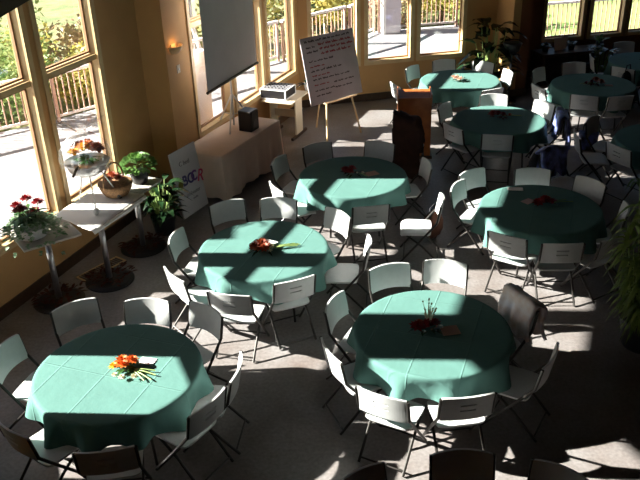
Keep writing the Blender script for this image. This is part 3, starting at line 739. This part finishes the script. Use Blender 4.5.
# ---------------------------------------------------------------- floor plants
def potted(name,label,x,y,pr,ph,h,n,L,w,m,pm='black',bend=.6,spread=1):
    t=thing(name,label,'plant',(x,y,0),0)
    MB().lathe([(pr*.7,0),(pr*.75,.02),(pr,ph-.02),(pr*1.03,ph),(pr*.9,ph)],30).build('pot',pm,t,smooth=True)
    MB().lathe([(pr*.92,ph-.03),(pr*.9,ph-.005)],24).build('soil','soil',t)
    st=MB(); lf=MB()
    for i in range(n):
        a=random.uniform(0,2*PI); hh=h*random.uniform(.25,1); rr=.12*h*random.random()
        b=Vector((pr*.4*math.cos(a),pr*.4*math.sin(a),ph-.02)); tp=Vector((rr*math.cos(a)+pr*.4*math.cos(a),rr*math.sin(a)+pr*.4*math.sin(a),ph+(hh-ph)*.75))
        st.tube([b,(b+tp)/2+Vector((0,0,.05)),tp],.006,5)
        lf.leaf(tp,(math.cos(a)*spread,math.sin(a)*spread,random.uniform(.2,1.1)),L*random.uniform(.6,1.1),w*random.uniform(.7,1.1),bend=bend)
    st.build('stems','stem',t); lf.build('foliage',m,t,smooth=True); return t
potted('potted_plant','dark leafy floor plant in the corner left of the leaning sign',-2.22,10.06,.18,.30,.95,75,.30,.10,'leafdark')
potted('potted_plant','large dark broad-leaved plant in the corner behind the sunlit back table',3.60,15.92,.24,.36,1.95,55,.62,.24,'leafdark')
hb=thing('plant_stand','tall thin stand with a dark hanging bowl of leaves at the back corner','plant',(3.98,15.60,0),0)
MB().tube([(0,0,0),(0,0,1.0)],.02,10).build('pole','black',hb); MB().lathe([(.05,.98),(.14,1.05),(.19,1.2),(.18,1.21)],28).build('bowl','black',hb,smooth=True)
MB().lathe([(.16,0),(.16,.02),(.03,.04)],28).build('base_plate','black',hb)
mb=MB(); foliage(mb,(0,0,1.18),30,.18,.05,1,(.1,.8)); mb.build('leaves','leafb',hb)
# tall grassy plant at the right edge
tp=thing('tall_potted_plant','tall green and yellow bladed plant at the right edge of the picture','plant',(3.44,6.95,0),0)
MB().lathe([(.20,0),(.21,.02),(.27,.34),(.28,.36),(.24,.36)],32).build('pot','black',tp,smooth=True)
MB().lathe([(.25,.32),(.25,.345)],24).build('soil','soil',tp)
st=MB(); lf=MB()
for i in range(44):
    a=random.uniform(0,2*PI); r=random.uniform(.02,.17); lean=random.uniform(.05,.22); h=random.uniform(.6,1.9)
    b=Vector((r*math.cos(a),r*math.sin(a),.33)); t2=Vector((b.x+lean*math.cos(a),b.y+lean*math.sin(a),h)); st.tube([b,(b+t2)/2,t2],[.007,.006,.003],6)
    for q in range(22):
        k=random.uniform(.05,1); p=b.lerp(t2,k); e=random.uniform(0,2*PI)
        lf.leaf(p,(math.cos(e),math.sin(e),random.uniform(.3,1.3)),random.uniform(.18,.36),.045,bend=1.1)
st.build('stems','stem',tp); lf.build('blades','grass',tp,smooth=True)
# planter ledge below the right-hand back windows
pb=thing('plant_ledge','low dark cabinet under the first right-hand back window','cabinet',(5.60,16.95,0),R(12))
MB().box2((-.75,-.22,0),(.75,.25,.66)).build('body','base',pb,bevel=.01); MB().box2((-.78,-.25,.66),(.78,.27,.69)).build('top','base',pb)
for s in (-.37,.37): MB().box((s,-.235,.33),(.66,.02,.56)).build('door','beam',pb)
def smallpot(label,x,y,z,m,h,pm='black',n=30,L=.18,w=.05):
    t=thing('potted_plant',label,'plant',(x,y,z),0)
    MB().lathe([(.06,0),(.085,.12),(.08,.125)],20).build('pot',pm,t,smooth=True)
    mb=MB(); foliage(mb,(0,0,.11),n,L,w,1,(.2,1.8),.5); mb.build('foliage',m,t)
smallpot('small dark plant at the left end of the cabinet under the right-hand window',5.02,16.85,.69,'leafdark',.3)
smallpot('small dark plant in the middle of the cabinet under the right-hand window',5.62,16.98,.69,'leafdark',.3,n=26)
smallpot('bright green arching plant between the first two right-hand back windows',6.28,17.12,.69,'leafb',.3,n=20,L=.34,w=.07)
o=thing('paper_holder','white leaflets standing on the cabinet against the first right-hand window','leaflets',(5.33,16.95,.69),R(20))
MB().box((0,0,.13),(.22,.02,.26),Matrix.Rotation(R(-12),3,'X')).build('leaflet','paper',o); MB().box((.16,.03,.15),(.14,.02,.28),Matrix.Rotation(R(-16),3,'X')@Matrix.Rotation(R(20),3,'Y')).build('leaflet','paper',o)
potted('potted_plant','dark spreading floor plant behind the upper-right table',6.15,16.55,.2,.3,.95,50,.34,.10,'leafdark')

# ---------------------------------------------------------------- buffet table with white cloth
bf0=(-1.45,11.02); bu=nrm((.85,1.67)); bn=(-bu[1],bu[0]); BL,BW=1.85,.78
def on_b(u,v): return (bf0[0]+bu[0]*u+bn[0]*v,bf0[1]+bu[1]*u+bn[1]*v)
bc=on_b(BL/2,BW/2); bh=math.atan2(bu[1],bu[0])
t=thing('banquet_table','long folding table under the off-white cloth below the projection screen','table',(bc[0],bc[1],0),bh)
MB().box((0,0,.72),(BL-.04,BW-.04,.03)).build('tabletop','tabletop',t)
for sx in (-1,1):
    for sy in (-1,1): MB().tube([(sx*(BL/2-.18),sy*(BW/2-.12),.705),(sx*(BL/2-.18),sy*(BW/2-.1),0)],.014,8).build('leg','frame',t)
mb=MB(); per=[]
def rr_outline(L,W,rad,n=6,step=.05):
    pts=[]
    for (cx_,cy_,a0) in ((L/2-rad,W/2-rad,0),(-L/2+rad,W/2-rad,90),(-L/2+rad,-W/2+rad,180),(L/2-rad,-W/2+rad,270)):
        for i in range(n+1): a=R(a0+90*i/n); pts.append((cx_+rad*math.cos(a),cy_+rad*math.sin(a),math.cos(a),math.sin(a)))
    out=[]
    for i in range(len(pts)):
        p=pts[i];q=pts[(i+1)%len(pts)]; d_=math.hypot(q[0]-p[0],q[1]-p[1]); k=max(1,int(d_/step))
        for j in range(k): tt=j/k; out.append(tuple(p[m_]+(q[m_]-p[m_])*tt for m_ in range(4)))
    return out
ol=rr_outline(BL,BW,.03); N=len(ol); vs=[];rows=[]
for j in range(9):
    tt=max(0,(j-1))/7; row=[]
    for i,(x,y,nx_,ny_) in enumerate(ol):
        s=i*.05; fl=(.018+.030*math.sin(s*14)+.016*math.sin(s*31+1))*tt**.8+.012*tt
        if j==0: row.append((x*.97,y*.95,.752))
        else: row.append((x+nx_*(fl+.006),y+ny_*(fl+.006),.748-.735*tt+ (.03*math.sin(s*5)+.03)*tt))
    rows.append(row)
for r_ in rows: vs+=r_
fs=[tuple(range(N))]
for j in range(8):
    for i in range(N):
        a=j*N+i;b=j*N+(i+1)%N; fs.append((a,a+N,b+N,b))
mb.add(vs,fs); o=mb.build('tablecloth','white_cloth',smooth=True,loc=(bc[0],bc[1],0),rot=(0,0,bh)); tag(o,'off-white floor length cloth on the long table below the screen','tablecloth')
# loudspeaker
sp=thing('loudspeaker','black box loudspeaker standing on the white clothed table','speaker',(-1.10,12.22,.757),bh)
MB().box((0,0,.17),(.24,.24,.34)).build('cabinet','black',sp,bevel=.01); MB().box((.0,-.125,.17),(.20,.012,.30)).build('grille','rubber',sp)
MB().tube([(0,-.12,.12),(0,-.136,.12)],.075,24).build('woofer','black',sp)
# projection screen on tripod
sc=thing('projection_screen','grey projection screen on a tripod stand in front of the window','screen',(-1.36,12.42,.757),R(69))
MB().quad((-.93,-.08,.83),(.87,-.08,.83),(.87,-.08,2.61),(-.93,-.08,2.61)).build('screen_fabric','screen',sc)
MB().tube([(-.95,-.085,.84),(.90,-.085,.84)],.022,10).build('bottom_bar','base',sc)
MB().tube([(-.96,-.085,2.64),(.91,-.085,2.64)],.045,12).build('roller_case','black',sc)
MB().tube([(0,0,.02),(0,0,2.62)],.016,10).build('pole','chrome',sc)
MB().tube([(0,-.045,.84),(0,0,.84)],.01,6).build('bracket','chrome',sc)
MB().tube([(0,-.045,2.64),(0,0,2.64)],.01,6).build('bracket','chrome',sc)
for a in (R(205),R(320),R(85)):
    x,y=.46*math.cos(a),.30*math.sin(a); MB().tube([(0,0,.55),(x,y,.013)],.014,8).build('leg','white_metal',sc); MB().tube([(0,0,.20),(x*.55,y*.55,.21)],.007,6).build('brace','chrome',sc)
# leaning sign
sg=bpy.data.objects.new('leaning_sign',None); COL.objects.link(sg); tag(sg,'white sign panel with coloured lettering leaning beside the long table','sign')
bl=Vector((-2.0,10.45,0)); br=Vector((-1.71,11.0,0)); tl=Vector((-2.13,10.52,.99))
X=(br-bl).normalized(); Y=(tl-bl); Y=(Y-X*Y.dot(X)).normalized(); Zv=X.cross(Y)
sg.matrix_world=Matrix(((X.x,Y.x,Zv.x,bl.x),(X.y,Y.y,Zv.y,bl.y),(X.z,Y.z,Zv.z,.012),(0,0,0,1)))
MB().box((.31,.5,0),(.62,1.0,.02)).build('panel','pale',sg)
def text(s,parent,m,size,loc,rz=0,name='lettering',bold=0,shear=0):
    cu=bpy.data.curves.new(name,'FONT'); cu.body=s; cu.size=size; cu.extrude=.002; cu.offset=bold; cu.shear=shear
    ob=bpy.data.objects.new(name+'_src',cu); COL.objects.link(ob)
    dg=bpy.context.evaluated_depsgraph_get(); me=bpy.data.meshes.new_from_object(ob.evaluated_get(dg)); bpy.data.objects.remove(ob)
    me.materials.clear(); me.materials.append(M[m]); o=bpy.data.objects.new(name,me); COL.objects.link(o); o.parent=parent; o.location=loc; o.rotation_euler=(0,0,rz); return o
text('C hed',sg,'grey_ink',.10,(.16,.76,.0125),R(-2)).name='lettering'
text('BO',sg,'navy',.21,(.15,.46,.0125),R(-2),bold=.006); text('C',sg,'purple',.21,(.36,.46,.0125),R(-2),bold=.006); text('R',sg,'crimson',.26,(.48,.42,.0125),R(-14),bold=.002,shear=.2)
e=MB(); e.lathe([(.055,0),(.055,.003),(.025,.004),(.025,.0)],24,(.095,.50,.0125)); e.build('emblem','olive',sg)
text('ontheater',sg,'grey_ink',.085,(.17,.28,.0125),R(-1)); text('studio',sg,'grey_ink',.05,(.30,.20,.0125))
# easel with whiteboard
ea=bpy.data.objects.new('easel',None); COL.objects.link(ea); tag(ea,'pale wooden easel holding the large written board','easel'); ea.location=(.50,13.76,0); ea.rotation_euler=(0,0,R(38))
MB().tube([(-.40,-.02,0),(-.08,.36,2.05)],.018,8).build('leg','easel',ea); MB().tube([(.42,-.02,0),(.08,.36,2.05)],.018,8).build('leg','easel',ea)
MB().tube([(0,.80,0),(0,.38,2.0)],.016,8).build('leg','easel',ea); MB().box((0,.07,.73),(.76,.06,.03)).build('ledge','easel',ea)
bd=bpy.data.objects.new('written_board',None); COL.objects.link(bd); tag(bd,'large white board covered with red and black handwriting on the easel','board')
bl=Vector((-.075,13.30,.76)); br=Vector((.875,14.08,.76)); tl=Vector((-.24,13.50,1.90))
X=(br-bl).normalized(); Y=(tl-bl); Y=(Y-X*Y.dot(X)); H=Y.length; Y.normalize(); Zv=X.cross(Y); Wd=(br-bl).length
bd.matrix_world=Matrix(((X.x,Y.x,Zv.x,bl.x),(X.y,Y.y,Zv.y,bl.y),(X.z,Y.z,Zv.z,bl.z),(0,0,0,1)))
MB().box((Wd/2,H/2,0),(Wd,H,.012)).build('panel','board',bd)
def scribble(parent,m,x0,x1,y,h,seed,wd=.011):
    rnd=random.Random(seed); mb=MB(); x=x0
    while x<x1:
        wl=rnd.uniform(.05,.14); p=[]; k=max(4,int(wl/.008))
        for i in range(k+1): p.append((x+wl*i/k,y+h*(.5+.5*math.sin(i*2.3+rnd.uniform(-.8,.8)))*rnd.uniform(.4,1)))
        for a,b in zip(p,p[1:]):
            dx,dy=b[0]-a[0],b[1]-a[1]; l=math.hypot(dx,dy)+1e-6; nx_,ny_=-dy/l*wd/2,dx/l*wd/2
            mb.box(((a[0]+b[0])/2,(a[1]+b[1])/2,.0068),(l,wd,.0012),Matrix.Rotation(math.atan2(dy,dx),3,'Z'))
        x+=wl+.03
    return mb.build('handwriting',m,parent)
sd=0
for (x0,x1,y,m,h) in ((.08,1.1,H-.09,'ink',.05),(.38,1.12,H-.17,'redink',.055),(.40,1.10,H-.25,'redink',.055),(.42,1.12,H-.33,'redink',.05),(.10,.32,H-.19,'ink',.04),(.10,.30,H-.27,'ink',.04),(.12,.7,H-.43,'ink',.035),(.12,.45,H-.52,'redink',.03),(.12,.85,H-.60,'ink',.04),(.14,.5,H-.68,'redink',.03),(.14,.9,H-.75,'ink',.035),(.15,.45,H-.84,'redink',.03),(.6,1.0,H-.86,'ink',.035),(.15,.5,H-.94,'ink',.03),(.62,1.02,H-.96,'ink',.03),(.16,.4,H-1.03,'ink',.03)):
    sd+=1; scribble(bd,m,x0,x1,y,h,sd)
# computer cart with the mixer case
ct0=Vector((-.42,13.56,0)); cu_=Vector((.385,.923,0)); 
ct=thing('computer_desk','beige desk with T-shaped legs beside the easel','desk',(ct0.x-.923*.31+.385*.4,ct0.y+.385*.31+.923*.4,0),math.atan2(.923,.385)-PI/2)
MB().box((0,0,.735),(.62,.80,.03)).build('top','beige',ct,bevel=.006)
for s in (-1,1):
    MB().box((s*.25,0,.39),(.03,.30,.66)).build('side_panel','beige',ct,bevel=.004); MB().box((s*.25,0,.03),(.05,.66,.05)).build('foot','base',ct,bevel=.01)
MB().box((0,.02,.42),(.47,.025,.14)).build('modesty_panel','beige',ct)
cs=thing('equipment_case','white-edged black equipment case with knobs on the beige desk','case',(ct0.x-.29+.10,ct0.y+.12+.34,.752),math.atan2(.923,.385)-PI/2)
MB().box((-.08,.0,.09),(.50,.46,.17)).build('body','black',cs,bevel=.008)
ed=MB()
for x in (-.33,.17):
    for z in (.008,.172): ed.box((x,0,z),(.02,.47,.016))
for y in (-.23,.23):
    for z in (.008,.172): ed.box((-.08,y,z),(.52,.02,.016))
for x in (-.33,.17):
    for y in (-.23,.23): ed.box((x,y,.09),(.022,.022,.18))
ed.build('edging','white_metal',cs)
MB().box((-.08,0,.182),(.46,.42,.012)).build('mixer_panel','grey_ink',cs)
for i in range(6):
    for j in range(4): MB().tube([(-.26+i*.07,-.15+j*.09,.188),(-.26+i*.07,-.15+j*.09,.205)],.014,8).build('knob','black',cs)
smallpot('white potted plant with long dark leaves behind the equipment case',-.12,14.35,.752,'leafdark',.3,pm='paper',n=22,L=.26,w=.09)
# lectern
lc=thing('lectern','orange-brown wooden lectern with an open slanted top','lectern',(1.68,12.84,0),R(-4))
MB().box((0,.0,.50),(.56,.48,1.0)).build('body','wood',lc,bevel=.006)
rim=MB(); rim.box((-.275,0,1.06),(.02,.50,.14)); rim.box((.275,0,1.06),(.02,.50,.14)); rim.box((0,-.25,1.03),(.57,.02,.10)); rim.build('rim','wood',lc)
MB().box((0,0,1.03),(.53,.50,.02),Matrix.Rotation(R(10),3,'X')).build('reading_top','wood',lc); MB().box((0,0,.025),(.62,.54,.05)).build('plinth','base',lc)
# sconce, wall plates
def on_d(s,dn): return (D0[0]+td[0]*s+td[1]*dn,D0[1]+td[1]*s-td[0]*dn)
x,y=on_d(-.50,.0); scn=thing('wall_sconce','half-bowl wall sconce on the narrow wall left of the screen','lamp',(x,y,2.32),math.atan2(td[1],td[0]))
vs=[];fs=[];n_=16
prof=[(.02,-.09),(.08,-.08),(.13,-.03),(.15,.03),(.14,.03)]
for (r,z) in prof:
    for k in range(n_+1): a=PI+PI*k/n_; vs.append((r*math.cos(a),r*math.sin(a)*.9-.012,z))
for i in range(len(prof)-1):
    for k in range(n_): a=i*(n_+1)+k; fs.append((a,a+1,a+n_+2,a+n_+1))
b_=MB().add(vs,fs).build('bowl','lamp_glass',scn,smooth=True); b_.modifiers.new('s','SOLIDIFY').thickness=.006
MB().box((0,-.006,-.02),(.12,.012,.14)).build('backplate','pine',scn)
lp=bpy.data.lights.new('sconce_bulb','POINT'); lp.energy=.7; lp.color=(1,.6,.25); lp.shadow_soft_size=.03
lo=bpy.data.objects.new('sconce_bulb',lp); COL.objects.link(lo); lo.parent=scn; lo.location=(0,-.07,.05)
def plate(label,x,y,z,rz):
    t=thing('wall_plate',label,'switch',(x,y,z),rz); MB().box((0,-.005,0),(.08,.01,.12)).build('plate','beige',t,bevel=.002); MB().box((0,-.013,0),(.02,.012,.03)).build('toggle','paper',t)
x,y=on_d(-.42,0); plate('small beige switch plate below the wall sconce',x,y,1.98,math.atan2(td[1],td[0]))
